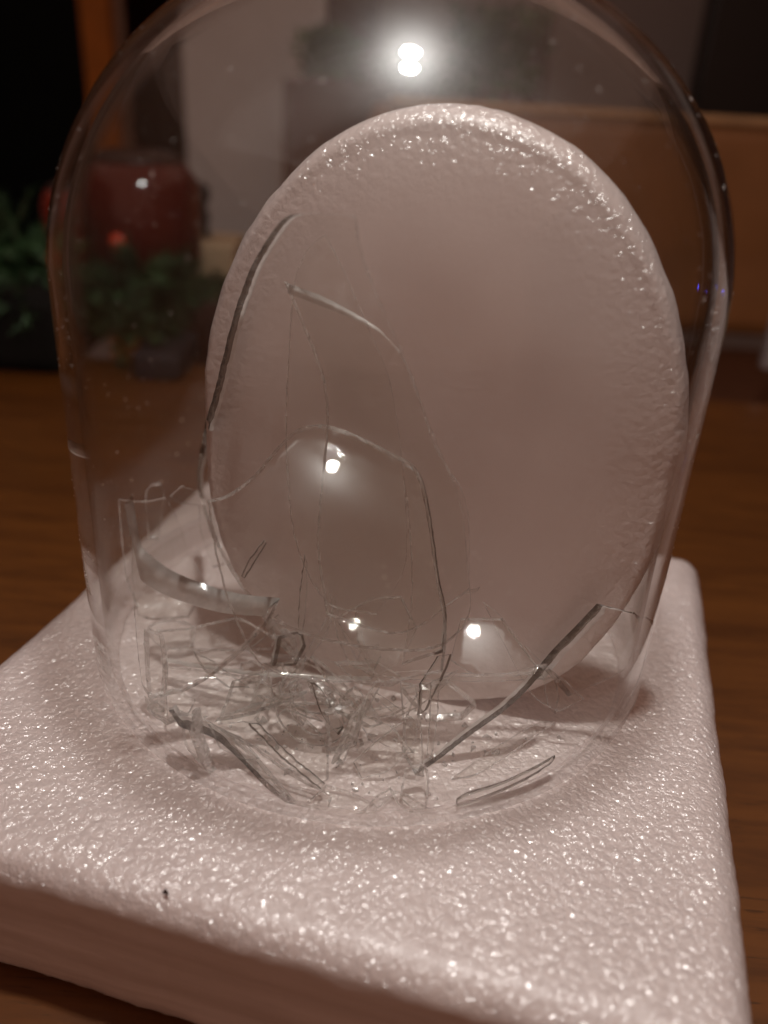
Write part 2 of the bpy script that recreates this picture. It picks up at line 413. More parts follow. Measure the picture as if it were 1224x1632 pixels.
def shard(outline, anchor, az=0., lean=.1, k=0., phi=0., th=.0022, label='', z=None, smooth=True, grid=15, jit=.9, step=7, band=None, dark=False, pale=False):
    """a broken piece of the curved wall glass.  anchor = where it touches the foam (or the disc)"""
    NSH[0] += 1
    O = anchor if isinstance(anchor, Vector) else atz(anchor[0], anchor[1], anchor[2] if len(anchor) > 2 else .001)
    dd_ = (O-DC).dot(DN)-.0107
    if dd_ < .004 and math.hypot((O-DC).dot(DA)/DRA, (O-DC).dot(DB)/DRB) < 1.15:
        v_ = CAM-O; O = O+v_*((.004+random.uniform(0, .008)-dd_)/v_.dot(DN))
    n = Vector((math.sin(az)*math.cos(lean), -math.cos(az)*math.cos(lean), math.sin(lean)))
    a = Vector((math.cos(az), math.sin(az), 0)); b = n.cross(a); bd = a*math.cos(phi or 0)+b*math.sin(phi or 0)
    if smooth: outline = [tuple(p) for p in smooth_poly(outline)]
    loop = resample(outline, step, jit)
    L_ = len(loop)
    xs = [p.x for p in loop]; ys = [p.y for p in loop]
    def inside(x, y):
        c = False; j = L_-1
        for i in range(L_):
            if (loop[i].y > y) != (loop[j].y > y) and x < (loop[j].x-loop[i].x)*(y-loop[i].y)/(loop[j].y-loop[i].y)+loop[i].x: c = not c
            j = i
        return c
    pts = list(loop); gx = min(xs)+grid*.5
    while gx < max(xs):
        gy = min(ys)+grid*.5
        while gy < max(ys):
            p = Vector((gx+random.uniform(-2, 2), gy+random.uniform(-2, 2)))
            if inside(p.x, p.y) and min((q-p).length for q in loop) > grid*.45: pts.append(p)
            gy += grid
        gx += grid
    vo, eo, fo, ov, oe, of = delaunay_2d_cdt([tuple(p) for p in pts], [], [list(range(L_))], 1, 1e-5)
    bm = bmesh.new(); F = []; B = []
    def hit(px, py):
        d = ray(px, py); t = (O-CAM).dot(n)/d.dot(n) if abs(d.dot(n)) > 1e-3 else .3
        t = max(.1, min(.5, t)); P = CAM+d*t
        for _ in range(14 if k else 0):
            q_ = (P-O)-n*(P-O).dot(n)
            if phi is None: g = (P-O).dot(n)+k*q_.dot(q_); gd = d.dot(n)+2*k*q_.dot(d)
            else: s = (P-O).dot(bd); g = (P-O).dot(n)+k*s*s; gd = d.dot(n)+2*k*s*d.dot(bd)
            if abs(gd) < .08: gd = math.copysign(.08, gd)
            t -= max(-.02, min(.02, g/gd)); t = max(.12, min(.42, t)); P = CAM+d*t
        if phi is None: q_ = (P-O)-n*(P-O).dot(n); nn = (n+q_*(2*k)).normalized()
        else: s = (P-O).dot(bd); nn = (n+bd*(2*k*s)).normalized()
        return P, nn
    def keep(P, mn=.0):
        q = P.copy()
        if q.z < .0004: q = CAM+(q-CAM)*((CAM.z-.0004)/(CAM.z-q.z))
        dd = (q-DC).dot(DN)-.0107-mn       # stay in front of the disc
        if dd < 0 and math.hypot((q-DC).dot(DA)/DRA, (q-DC).dot(DB)/DRB) < (1.02 if q.z > .09 else 1.12):
            v = CAM-q; q = q+v*(-dd/v.dot(DN))
        rr = math.hypot(q.x, q.y); lim = .0950 if q.z > .015 else .0915+.0035*min(1, q.z/.015)
        if q.z > DZ: lim = .0945*math.sqrt(max(.05, 1-((q.z-DZ)/(DH-.006))**2))
        if rr > lim: q.x *= lim/rr; q.y *= lim/rr
        if q.z < .0004: q.z = .0004
        return q
    for c in vo:
        P, nn = hit(c.x, c.y)
        if nn.dot(P-CAM) > 0: nn = -nn
        P = keep(P, th+.0004); F.append(bm.verts.new(P)); B.append(bm.verts.new(keep(P-nn*th)))
    for f in fo:
        if len(set(f)) < 3: continue
        try: q = bm.faces.new([F[i] for i in f]); q.material_index = 0; q = bm.faces.new([B[i] for i in reversed(f)]); q.material_index = 0
        except ValueError: pass
    if band:        # a break that runs obliquely through the wall: the back outline sits inside the front one
        sc_ = (O-CAM).length/FPX; area = sum(loop[i-1].x*loop[i].y-loop[i].x*loop[i-1].y for i in range(L_))
        outs = []
        for i in range(L_):
            tn = (loop[(i+1) % L_]-loop[i-1]).normalized(); on = Vector((tn.y, -tn.x))*(1 if area > 0 else -1)
            dt_ = on.x*band[0]+on.y*band[1]; outs.append((dt_ if dt_ > (.2 if dark else .55) else 0)*on*max(0, min(1, (band[3]-loop[i].y)/90)))
        wpx = band[2]/sc_
        for j, c in enumerate(vo):
            i = min(range(L_), key=lambda q: (loop[q]-c).length_squared); d = (loop[i]-c).length
            o2 = outs[i]*max(0, 1-d/(wpx+30))*band[2]
            B[j].co = keep(B[j].co-(CR*o2.x-CU*o2.y))
    # which output vertices make up the outline, in order
    idx = {}
    for j, src in enumerate(ov):
        for s_ in src: idx[s_] = j
    ring = [idx[i] for i in range(L_) if i in idx]
    mid = []
    cx, cy_ = sum(xs)/L_, sum(ys)/L_
    for q, i in enumerate(ring):
        P = F[i].co.lerp(B[i].co, random.uniform(.60, .68) if (dark or pale) else random.uniform(.35, .65)); nx, pv = F[ring[(q+1) % len(ring)]].co, F[ring[q-1]].co
        tg = (nx-pv); out_ = tg.cross(F[i].co-B[i].co)
        if out_.length > 1e-12: out_.normalize()
        ctr = (CAM+ray(cx, cy_)*(P-CAM).length)
        if out_.dot(P-ctr) < 0: out_ = -out_
        mid.append(bm.verts.new(keep(P+out_*th*random.uniform(.0, .12 if (dark or pale) else .22))))
    for q in range(len(ring)):
        q2 = (q+1) % len(ring); i, j = ring[q], ring[q2]
        if i == j: continue
        mi = 1
        if dark or pale:
            mi = 2 if dark else 3
            if band:
                tn = (loop[(q+1) % L_]-loop[q-1]).normalized(); on = Vector((tn.y, -tn.x))*(1 if area > 0 else -1)
                mi = (2 if dark else 3) if on.x*band[0]+on.y*band[1] > (.35 if dark else .6) and loop[q].y < band[3] else 1
        for ai, A in enumerate(((F[i], F[j], mid[q2], mid[q]), (mid[q], mid[q2], B[j], B[i]))):
            try: f = bm.faces.new(A); f.material_index = 3 if (mi == 2 and ai) else mi; f.smooth = mi > 1
            except ValueError: pass
    bmesh.ops.recalc_face_normals(bm, faces=bm.faces)
    org = O.copy(); org.z = max(0, org.z)
    for v in bm.verts: v.co -= org
    me = bpy.data.meshes.new('glass_shard'); bm.to_mesh(me); bm.free()
    o = bpy.data.objects.new('glass_shard', me); COL.objects.link(o); o.location = org
    me.materials.append(M['shard']); me.materials.append(M['fracture']); me.materials.append(M['fracture_dark']); me.materials.append(M['fracture_pale'])
    me.polygons.foreach_set('use_smooth', [p.material_index != 1 for p in me.polygons])
    tag(o, label, 'glass shard', 'broken glass shards inside the dome')
    return o
DAZ, DTL = -.27, .06
def discpt(px, py, off):       # a point 'off' metres in front of the disc face
    d = ray(px, py); O = DC+DN*(off*.8+.011); t = (O-CAM).dot(DN)/d.dot(DN); return CAM+d*t

HL1 = discpt(530, 740, .012); HL2 = discpt(755, 1005, .010); HL3 = discpt(558, 1000, .010)
# tall piece against the disc, its left edge thick and dark
shard([(462, 343), (530, 342), (564, 345), (571, 395), (600, 475), (640, 565), (668, 640), (700, 720), (733, 800), (745, 900), (747, 985), (690, 1035), (560, 1030), (430, 985), (350, 880), (315, 775), (322, 700), (345, 610), (372, 505), (398, 430), (432, 372)],
      discpt(540, 900, .030), az=-.42, lean=.05, k=7, th=.0016, band=(-1, -.1, .0017, 800), dark=True, label='tallest curved shard, thick dark left edge, leaning on the foam disc')
# piece behind with a pale slanting top edge
shard([(452, 449), (530, 480), (610, 530), (655, 600), (692, 712), (742, 800), (748, 940), (640, 1010), (520, 980), (505, 860), (520, 680), (512, 600), (482, 520)],
      discpt(600, 900, .018), az=-.3, lean=.1, k=4, th=.0016, band=(.3, -.9, .0034, 560), pale=True, label='shard with a pale slanting top edge, behind the tallest shard')
shard([(517, 374), (545, 428), (580, 510), (618, 600), (640, 740), (645, 900), (600, 980), (520, 960), (470, 860), (455, 700), (460, 560), (470, 445), (490, 398)],
      discpt(560, 900, .011), az=-.27, lean=.06, k=0, th=.0010, label='thin pointed shard rising to a peak just below the tallest shard tip')
# big front piece with wavy top edge
shard([(330, 797), (362, 788), (404, 757), (448, 706), (478, 682), (520, 677), (572, 695), (625, 722), (664, 747), (686, 830), (700, 930), (712, 1000), (706, 1070), (600, 1088), (430, 1070), (372, 980), (345, 890)],
      HL1, **aim(HL1), k=4.5, phi=None, th=.0020, label='large curved shard with a wavy top edge mirroring the lamp, low in front')
# left piece with the broad pale curved fracture
shard([(173, 805), (190, 835), (225, 872), (272, 908), (330, 932), (385, 947), (446, 953), (432, 985), (385, 1040), (310, 1095), (240, 1115), (190, 1040), (164, 935), (168, 870)],
      (280, 1160), az=.45, lean=-.12, k=6, th=.0022, band=(.5, -.8, .0085, 9999), pale=True, label='left shard with a broad pale curved top edge')
shard([(188, 797), (225, 801), (264, 795), (285, 832), (300, 880), (330, 935), (300, 985), (230, 985), (180, 940), (170, 850)],
      (260, 960), az=.3, lean=0, k=5, th=.0014, label='small thin shard standing just behind the pale curved edge at far left')
shard([(272, 792), (291, 775), (332, 797), (345, 850), (358, 900), (340, 905), (322, 850), (318, 806), (290, 802)],
      (330, 960), az=.5, lean=.1, k=0, th=.0014, label='narrow angular shard propped where the wavy edge meets the left pieces')
shard([(233, 790), (241, 775), (256, 774), (260, 790), (252, 860), (236, 860)],
      (250, 950), az=.2, lean=0, k=0, th=.003, label='small rounded glass stub poking up over the far left shard')
# right pieces
shard([(951, 962), (990, 972), (1030, 986), (1024, 1030), (990, 1070), (905, 1110), (868, 1068), (842, 1082), (880, 1036), (915, 1000)],
      (880, 1110), az=-.75, lean=.25, k=2, th=.0034, band=(-.75, -.65, .0030, 9999), dark=True, label='right shard with a thick dark slanting edge')
shard([(872, 1060), (842, 1098), (800, 1136), (755, 1168), (700, 1210), (662, 1235), (640, 1190), (655, 1120), (700, 1082), (790, 1078)],
      (700, 1215), az=-.3, lean=.5, k=5, th=.0026, band=(.5, .85, .0022, 9999), dark=True, label='shard with a long dark curved lower edge right of the middle')
shard([(728, 1272), (745, 1262), (800, 1245), (850, 1222), (884, 1203), (890, 1222), (862, 1246), (815, 1266), (770, 1282), (733, 1290)],
      (800, 1275, .004), az=0, lean=1.15, k=3, th=.0034, dark=True, label='thick curved strip lying apart at the front right')
shard([(868, 1085), (884, 1080), (892, 1110), (886, 1138), (874, 1125)],
      (880, 1140), az=.2, lean=.3, th=.0016, label='small square-ended chip below the thick dark slanting edge', smooth=False)
shard([(720, 1240), (790, 1190), (860, 1150), (884, 1150), (820, 1195), (760, 1232)],
      (800, 1205, .002), az=0, lean=1.35, th=.0012, label='faint flat shard lying between dark curved edge and front right strip')
shard([(846, 1040), (905, 1090), (930, 1115), (890, 1135), (850, 1110), (820, 1060), (770, 960), (800, 985)],
      discpt(850, 1080, .006), az=DAZ, lean=.3, th=.0008, label='thin shard lying against the disc behind the dark slanting edge')
# the long horizontal splinters across the middle
shard([(262, 1036), (330, 1034), (430, 1042), (520, 1052), (598, 1074), (590, 1084), (500, 1082), (400, 1076), (300, 1062), (255, 1052)],
      (430, 1085, .012), az=-.05, lean=.6, k=6, th=.0020, band=(0, 1, .0012, 9999), pale=True, label='long thick splinter lying across the left half of the heap')
shard([(598, 1076), (660, 1070), (760, 1075), (862, 1072), (868, 1082), (760, 1086), (660, 1082)],
      (740, 1090, .010), az=-.1, lean=.6, th=.0018, label='thin straight splinter running right from the middle of the heap')
shard([(300, 1000), (345, 990), (382, 985), (440, 1016), (430, 1032), (340, 1034), (262, 1032), (250, 1004)],
      (350, 1050, .006), az=.1, lean=.9, th=.0030, label='flat shard with dark top edge behind the long thick splinter')
shard([(240, 1000), (258, 992), (286, 990), (312, 1000), (308, 1028), (278, 1032), (248, 1022)],
      (280, 1040, .004), az=.5, lean=.6, th=.0065, label='chunky glass block at the left end of the heap', smooth=False)
shard([(238, 1010), (262, 1014), (268, 1070), (262, 1135), (246, 1136), (240, 1080)],
      (252, 1140), az=.7, lean=.1, k=3, th=.0040, label='upright rod-like piece at the far left of the heap')
# lower left
shard([(262, 1060), (330, 1068), (420, 1086), (470, 1130), (520, 1180), (524, 1240), (500, 1252), (430, 1200), (350, 1160), (266, 1140)],
      (380, 1180, .002), az=.35, lean=1.0, k=3, th=.0026, label='broad flat shard at the lower left beneath the long thick splinter')
shard([(262, 1142), (305, 1142), (350, 1160), (400, 1196), (440, 1240), (474, 1280), (462, 1284), (425, 1256), (385, 1214), (340, 1176), (290, 1160)],
      (380, 1230, .001), az=.6, lean=.5, k=6, th=.0052, band=(-.4, .9, .0030, 9999), dark=True, label='curved shard with a ribbed dark edge nearest the front left')
shard([(352, 1160), (400, 1185), (470, 1235), (530, 1265), (520, 1290), (480, 1285), (440, 1240), (395, 1196)],
      (460, 1275, .002), az=.5, lean=1.2, th=.0020, label='pale shard beside the ribbed dark edge')
shard([(398, 1152), (412, 1152), (460, 1200), (518, 1248), (512, 1256), (450, 1206)],
      (500, 1255, .006), az=.5, lean=.9, th=.0022, dark=True, label='narrow dark bar lying diagonally at the lower left', smooth=False)
shard([(430, 1095), (446, 1088), (452, 1120), (480, 1160), (505, 1172), (540, 1160), (556, 1166), (520, 1188), (478, 1182), (446, 1150)],
      (500, 1190, .003), az=0, lean=.6, k=3, th=.0028, label='bowl-shaped piece with a bright sparkling rim left of centre')
shard([(498, 1090), (512, 1100), (548, 1160), (540, 1172), (515, 1140)],
      (540, 1180, .003), az=.4, lean=.2, th=.0024, dark=True, label='dark upright sliver inside the sparkling bowl-shaped piece')
shard([(461, 1100), (474, 1094), (486, 1140), (480, 1160), (466, 1140)],
      (478, 1170, .002), az=-.3, lean=.2, th=.0028, label='short notched sliver left inside the bowl-shaped piece')
shard([(384, 1060), (404, 1055), (420, 1066), (416, 1088), (394, 1090)],
      (400, 1095, .004), az=.2, lean=.5, th=.0055, label='bright faceted crumb on the left of the heap', smooth=False)
# centre right tangle
shard([(600, 1082), (608, 1086), (578, 1140), (545, 1215), (536, 1212), (562, 1145)],
      (545, 1225, .002), az=-.6, lean=.4, th=.0016, label='slender splinter slanting down from the middle crossing', smooth=False)
shard([(592, 1106), (600, 1104), (652, 1140), (672, 1160), (664, 1166), (640, 1146)],
      (650, 1170, .006), az=.3, lean=.6, th=.0016, label='pale splinter crossing down to the right below the middle', smooth=False)
shard([(562, 1214), (600, 1180), (652, 1142), (664, 1148), (660, 1180), (620, 1225), (575, 1240)],
      (600, 1240, .002), az=-.4, lean=.8, k=2, th=.0020, label='triangular flat shard below the middle crossing')
shard([(640, 1090), (664, 1096), (672, 1160), (676, 1238), (664, 1236), (648, 1180)],
      (668, 1240), az=.3, lean=.15, k=2, th=.0020, label='upright narrow shard right of the middle crossing')
shard([(686, 1092), (700, 1090), (694, 1160), (686, 1210), (680, 1205), (684, 1150)],
      (686, 1215), az=-.3, lean=.1, th=.0016, label='thin upright needle beside the long dark curved edge', smooth=False)
shard([(668, 1090), (696, 1046), (716, 1044), (700, 1085), (676, 1132), (664, 1140)],
      (676, 1150, .010), az=-.7, lean=.3, th=.0020, dark=True, label='dark tipped splinter leaning left below the lower lamp reflection', smooth=False)
shard([(648, 1225), (678, 1220), (684, 1245), (680, 1290), (660, 1288), (640, 1270)],
      (664, 1292, .001), az=.2, lean=.7, th=.0030, label='crumpled bright crumb at the front centre of the heap', smooth=False)
shard([(560, 1312), (600, 1268), (622, 1254), (630, 1262), (606, 1282), (572, 1320)],
      (596, 1300, .001), az=0, lean=1.3, th=.0018, label='slim grey splinter lying at the very front of the heap', smooth=False)
shard([(622, 1258), (650, 1266), (700, 1300), (738, 1320), (732, 1326), (690, 1318), (640, 1284)],
      (680, 1310, .001), az=0, lean=1.35, th=.0016, label='thin flat splinter lying at the front right of the bright crumb', smooth=False)
shard([(520, 1250), (560, 1262), (600, 1282), (596, 1310), (555, 1322), (505, 1304), (478, 1288)],
      (540, 1300, .001), az=0, lean=1.4, k=2, th=.0018, label='flat clear shard with a greenish cast at the front of the heap')
# upright needles and slivers in the middle
shard([(486, 886), (490, 900), (488, 960), (482, 1014), (476, 1012), (478, 950)],
      (482, 1040), az=.2, lean=.05, th=.0018, dark=True, label='upright needle left of the small lamp reflection', smooth=False)
shard([(422, 862), (425, 866), (404, 900), (390, 922), (386, 920), (400, 890)],
      (390, 1000), az=.5, lean=.1, th=.0012, dark=True, label='short dark needle above the broad pale edge', smooth=False)
shard([(524, 944), (532, 956), (546, 1010), (566, 1050), (602, 1078), (594, 1080), (555, 1056), (536, 1014)],
      (580, 1084, .004), az=-.3, lean=.3, th=.0014, label='thin splinter leaning from upper left into the middle crossing', smooth=False)
shard([(566, 968), (572, 985), (578, 1020), (596, 1066), (588, 1064), (570, 1022)],
      (590, 1080, .004), az=-.1, lean=.2, th=.0012, label='needle just right of the small lamp reflection leaning to the crossing', smooth=False)
shard([(388, 1032), (412, 1010), (444, 980), (448, 988), (420, 1018), (396, 1036)],
      (400, 1050, .008), az=.2, lean=.4, th=.0018, dark=True, label='dark bar slanting up to the end of the broad pale edge', smooth=False)
shard([(738, 946), (750, 940), (764, 936), (760, 942), (748, 946)],
      discpt(750, 942, .010), az=-.3, lean=.4, th=.0012, dark=True, label='tiny dark sliver above the lower lamp reflection', smooth=False)
shard([(664, 750), (676, 772), (688, 830), (700, 920), (712, 980), (706, 1040), (640, 1060), (655, 960), (652, 850), (640, 740)],
      discpt(680, 960, .026), az=-.2, lean=.15, k=5, th=.0018, band=(1, 0, .0012, 9999), dark=True, label='tall narrow shard with a dark right edge down the centre')
shard([(535, 985), (590, 955), (640, 950), (665, 1000), (640, 1050), (600, 1076), (575, 1040)],
      HL3, **aim(HL3), k=7, phi=None, th=.0014, label='small clear shard holding the small lamp reflection')
shard([(718, 1050), (735, 985), (800, 985), (855, 1060), (850, 1074), (760, 1074)],
      HL2, **aim(HL2), k=4, phi=None, th=.0016, label='clear shard holding the lower right lamp reflection')

def crumbs():
    bm = bmesh.new()
    for _ in range(150):
        x, y = random.gauss(-.008, .034), random.gauss(-.062, .016)
        if math.hypot(x, y) > .088 or (Vector((x, y, .005))-DC).dot(DN) < .012: continue
        s_ = random.choice((.0003, .0004, .0005, .0007, .0010)); base = Vector((x, y, .0003)); ph = random.random()*6.28; k = random.randint(3, 4)
        el = random.uniform(.5, 2.2); A = []; B = []
        for i in range(k):
            q = ph+i*6.283/k+random.uniform(-.3, .3)
            p = Vector((math.cos(q)*s_*el, math.sin(q)*s_, 0)); p = Matrix.Rotation(ph, 3, 'Z') @ p
            A.append(bm.verts.new(base+p)); B.append(bm.verts.new(base+p*random.uniform(.5, 1)+Vector((0, 0, s_*random.uniform(.5, 1.4)))))
        bm.faces.new(A[::-1]); bm.faces.new(B)
        for i in range(k): bm.faces.new((A[i], A[(i+1) % k], B[(i+1) % k], B[i]))
    o = link('glass_crumbs', bm, M['fracture'], smooth=False)
    tag(o, 'tiny glittering glass crumbs scattered on the foam inside the dome', 'glass crumbs', kind='stuff')
crumbs()

def heap():
    random.seed(23); seen = {}
    for i in range(34):
        cx_, cy_ = random.gauss(470, 120), random.gauss(1120, 62)
        if not (262 < cx_ < 720 and 1000 < cy_ < 1262): continue
        an = random.choice((random.uniform(-.35, .35), random.uniform(.5, 1.1), random.uniform(-1.2, -.6), random.uniform(1.2, 1.9)))
        d = Vector((math.cos(an), math.sin(an))); e = Vector((-d.y, d.x)); dk = random.random() < .06
        if i % 2:
            l, w = random.uniform(28, 80), random.uniform(6, 13); kind = 'splinter'
            P = [-d*l, -d*l*.3+e*w, d*l*.5+e*w*.8, d*l+e*random.uniform(-w, w), d*l*.4-e*w*.6, -d*l*.5-e*w*.4]
        else:
            l, w = random.uniform(24, 60), random.uniform(14, 36); kind = 'chip'
            P = [-d*l+e*random.uniform(-w, w)*.4, -d*l*.2+e*w, d*l*.7+e*w*.5, d*l-e*w*.3, d*l*.1-e*w]
        size = ('long' if l > 55 else 'short') if i % 2 else ('broad' if w > 21 else 'small')
        tilt = 'lying level' if abs(an) <= .4 else 'slanting down to the right' if .4 < an < 1.15 else 'slanting up to the right' if an < -.4 else 'standing nearly upright'
        side = 'left end' if cx_ < 370 else 'left half' if cx_ < 450 else 'middle' if cx_ < 540 else 'right half' if cx_ < 620 else 'right end'
        hgt = 'top' if cy_ < 1070 else 'centre' if cy_ < 1150 else 'foot'
        lb = '%s %s %s %s, %s of the heap, %s' % (size, 'dark-edged' if dk else 'clear', kind, tilt, hgt, side)
        az_ = random.uniform(-.9, .9)
        if lb in seen: lb += ', turned left' if az_ < 0 else ', turned right'
        if lb in seen or len(lb.split()) > 16: continue
        seen[lb] = 1
        o = shard([(cx_+p.x, cy_+p.y) for p in P], (cx_, min(1255, cy_+random.uniform(0, 40)), random.uniform(.003, .012)), az=az_, lean=random.uniform(-.1, 1.1), th=random.uniform(.0016, .0034), label=lb, smooth=False, step=9, jit=1.2, grid=22, dark=dk)
        o.name = 'glass_' + kind
        o['group'] = 'splinters and chips in the heap of broken glass'
heap()

# ------------------------------------------------------------------ table and the room behind
def table():
    o = link('table', box_bm(-1.1, .9, -.75, .47, -TH-.035, -TH, .004), M['table'], smooth=False); o.rotation_euler = (0, 0, -.04)
    tag(o, 'brown wooden table top under the white foam slab', 'table')
table()
def bt(name, x0, x1, y0, y1, z0, z1, m, label, cat, bev=.004, rz=0):
    c = Vector(((x0+x1)/2, (y0+y1)/2, z0))
    o = link(name, box_bm(x0-c.x, x1-c.x, y0-c.y, y1-c.y, 0, z1-z0, bev), m, loc=c, smooth=False); o.rotation_euler = (0, 0, rz)
    return tag(o, label, cat) if label else o
o = link('floor', box_bm(-4, 4, -2.5, 4, -.85, -.8), wood('floor_wood', (.10, .045, .02), (.17, .08, .04)), smooth=False); tag(o, kind='structure')
YW = 2.2
o = link('back_wall', box_bm(-4, 4, YW, YW+.1, -.8, 1.8), plain('wall_paint', (.52, .49, .49), .8, vary=.04, scale=3), smooth=False); tag(o, kind='structure')
# dark window with orange wood frame, far left
p0 = aty(-80, 100, YW); p1 = aty(150, 100, YW); p2 = aty(196, 100, YW)
t = empty('window', (p0.x, YW, -.2), 'dark night window with an orange wooden frame, behind the dome at far left', 'window')
def part(name, x0, x1, y0, y1, z0, z1, m, par, bev=.003):
    L0 = par.location
    return link(name, box_bm(x0-L0.x, x1-L0.x, y0-L0.y, y1-L0.y, z0-L0.z, z1-L0.z, bev), m, par, False)
part('pane', p0.x-.5, p1.x, YW-.03, YW-.01, -.3, 1.5, plain('night_glass', (.004, .007, .008), .4, spec=.1), t)
part('frame', p1.x, p2.x, YW-.08, YW-.01, -.6, 1.5, plain('orange_wood', (.62, .20, .02), .5), t)
part('trim', p2.x, p2.x+.045, YW-.05, YW-.01, -.6, 1.5, plain('pale_trim', (.45, .30, .22), .6), t)
# white door panel
d0 = aty(304, 385, 1.5); d1 = aty(512, 385, 1.5)
t = empty('white_door', (d0.x, 1.5, -.8), 'plain grey white door leaf behind the left half of the dome', 'door')
part('leaf', d0.x, d1.x, 1.5, 1.54, -.8, 1.4, plain('door_paint', (.86, .88, .90), .6, vary=.03), t)
# red curtain
c0 = aty(203, 100, 1.9).x; c1 = aty(318, 100, 1.9).x
bm = bmesh.new(); nn = 60
vs = [[bm.verts.new((c0+(c1-c0)*i/nn, 1.9+.025*math.sin(i*.9), z)) for z in (-.8, 1.4)] for i in range(nn+1)]
for i in range(nn): bm.faces.new((vs[i][0], vs[i+1][0], vs[i+1][1], vs[i][1]))
bmesh.ops.solidify(bm, geom=bm.faces[:], thickness=.006)
tag(link('curtain', bm, plain('dark_red_cloth', (.16, .030, .018), .85)), 'dark red curtain hanging between window and white door', 'curtain')
# low wooden ledge / block on it
q0 = aty(272, 440, .62); q1 = aty(372, 392, .62)
bt('wooden_block', q0.x, q1.x, .62, .70, q0.z, q1.z, plain('pale_wood', (.55, .40, .25), .6), 'pale wooden block beside the garland behind the dome', 'wooden block')
bt('wooden_box', q0.x-.02, q1.x+.05, .60, .74, -TH-.3, q0.z-.001, plain('dark_box_wood', (.09, .035, .025), .6), 'low dark wooden box carrying the pale block', 'box')
# small figure
f0 = aty(328, 345, .68)
bm = lathe_bm([(0, 0), (.010, 0), (.006, .010), (.009, .02), (.005, .032), (.010, .040), (.009, .050), (0, .056)], 16)
tag(link('figurine', bm, plain('black_figure', (.015, .015, .018), .5), loc=(f0.x, .66, q1.z+.0005)), 'small black figurine standing on the pale wooden block', 'figurine')
# red candle lantern on the left
def jar(px, py, Y, r, h, col, label):
    b = aty(px, py, Y); t = empty('candle_jar', (b.x, Y, b.z), label, 'candle jar', 'red candle jars')
    link('glass', lathe_bm([(0, 0), (r*.7, 0), (r, h*.12), (r, h*.8), (r*.75, h), (r*.72, h), (r*.95, h*.8), (r*.95, h*.12), (0, .006)], 40), plain('red_glass', col, .12, coat=.6), t)
    link('lid', lathe_bm([(0, h*1.08), (r*.5, h*1.06), (r*.78, h*1.0), (r*.78, h*.98), (0, h*.98)], 32), plain('dark_lid', (.03, .012, .01), .4), t)
    link('candle', lathe_bm([(0, .01), (r*.45, .01), (r*.45, h*.45), (0, h*.47)], 24), plain('red_wax', (.8, .08, .03), .5, emit=(1, .10, .03), es=.25), t)
jar(232, 440, .55, .055, .105, (.09, .007, .004), 'large round red glass candle jar behind the dome')
jar(122, 430, .56, .026, .075, (.22, .02, .01), 'small red glass candle jar left of the large one')
for bx, by, bY, br, lb in ((168, 325, .52, .0075, 'small glossy red bauble added for the glow upper left of the large candle jar'), (190, 385, .50, .009, 'glossy red bauble added for the red glow under the large candle jar'), (84, 415, .50, .009, 'glossy red bauble added for the red glow at the far left')):
    p = aty(bx, by, bY); t = empty('glowball', p, lb, 'glowball', 'red glow stand-ins')  # added red balls standing in for orange-red glows
    link('ball', lathe_bm([(br*math.sin(q), -br*math.cos(q)) for q in [math.pi*k/16 for k in range(17)]], 28), plain('glow_red', (.65, .06, .02), .2, coat=.5), t)
    link('cap', lathe_bm([(0, br*1.18), (br*.22, br*1.15), (br*.25, br*.94), (0, br*.94)], 12), plain('glowball_cap', (.5, .4, .2), .3, metal=.8), t)
# evergreen garland: needle sprigs
def garland(spots, name, label):
    random.seed(hash(len(spots)) % 97)
    bm = bmesh.new(); b2 = bmesh.new()
    base = Vector(spots[0][0])
    for (c, rad, n) in spots:
        c = Vector(c)
        for _ in range(n):
            d0 = Vector((random.gauss(0, 1), random.gauss(0, 1), random.gauss(0, .8))).normalized()
            st = c+d0*rad*random.uniform(.1, .7); dr = (d0+Vector((random.gauss(0, .5), random.gauss(0, .5), random.gauss(0, .5)))).normalized()
            Ln = rad*random.uniform(.4, .7); s = dr.orthogonal().normalized(); s2 = dr.cross(s)
            w = .0012
            A = [b2.verts.new(st+s*w), b2.verts.new(st-s*w*.5+s2*w), b2.verts.new(st-s*w*.5-s2*w)]; T = b2.verts.new(st+dr*Ln)
            for i in range(3): b2.faces.new((A[i], A[(i+1) % 3], T))
            for k in range(22):
                p = st+dr*Ln*k/22; an = random.random()*6.28; o_ = (s*math.cos(an)+s2*math.sin(an))
                tip = p+(o_*.8+dr*.7)*random.uniform(.010, .017); e = o_.cross(dr)*.0011
                bm.faces.new((bm.verts.new(p+e), bm.verts.new(p-e), bm.verts.new(tip)))
    for b_ in (bm, b2):
        for v in b_.verts: v.co -= base
    t = empty(name, base, label, 'garland')
    o = link('needles', bm, plain('needle_green', (.035, .085, .03), .6, vary=.5, scale=25), t, False); o['kind'] = 'stuff'
    link('stems', b2, plain('twig_brown', (.06, .035, .02), .8), t, False)
def G(px, py, Y): p = aty(px, py, Y); return (p.x, p.y, p.z)
garland([(G(15, 400, .50), .06, 70), (G(60, 480, .46), .055, 60), (G(-40, 470, .48), .07, 70), (G(95, 440, .5), .03, 20)], 'pine_garland', 'dark green pine garland lying at the left edge of the table')
garland([(G(235, 440, .50), .042, 60), (G(215, 520, .46), .035, 40), (G(300, 465, .52), .022, 22), (G(345, 462, .54), .016, 12), (G(180, 470, .5), .035, 30)], 'pine_garland', 'pine sprigs lying beside the large red candle jar')
bt('dark_basket', aty(-300, 600, .42).x, aty(108, 600, .42).x, .42, .60, -TH, -TH+.07, plain('black_wicker', (.010, .009, .008), .7, spec=.1), 'low black basket under the garland at the left', 'basket', .012)
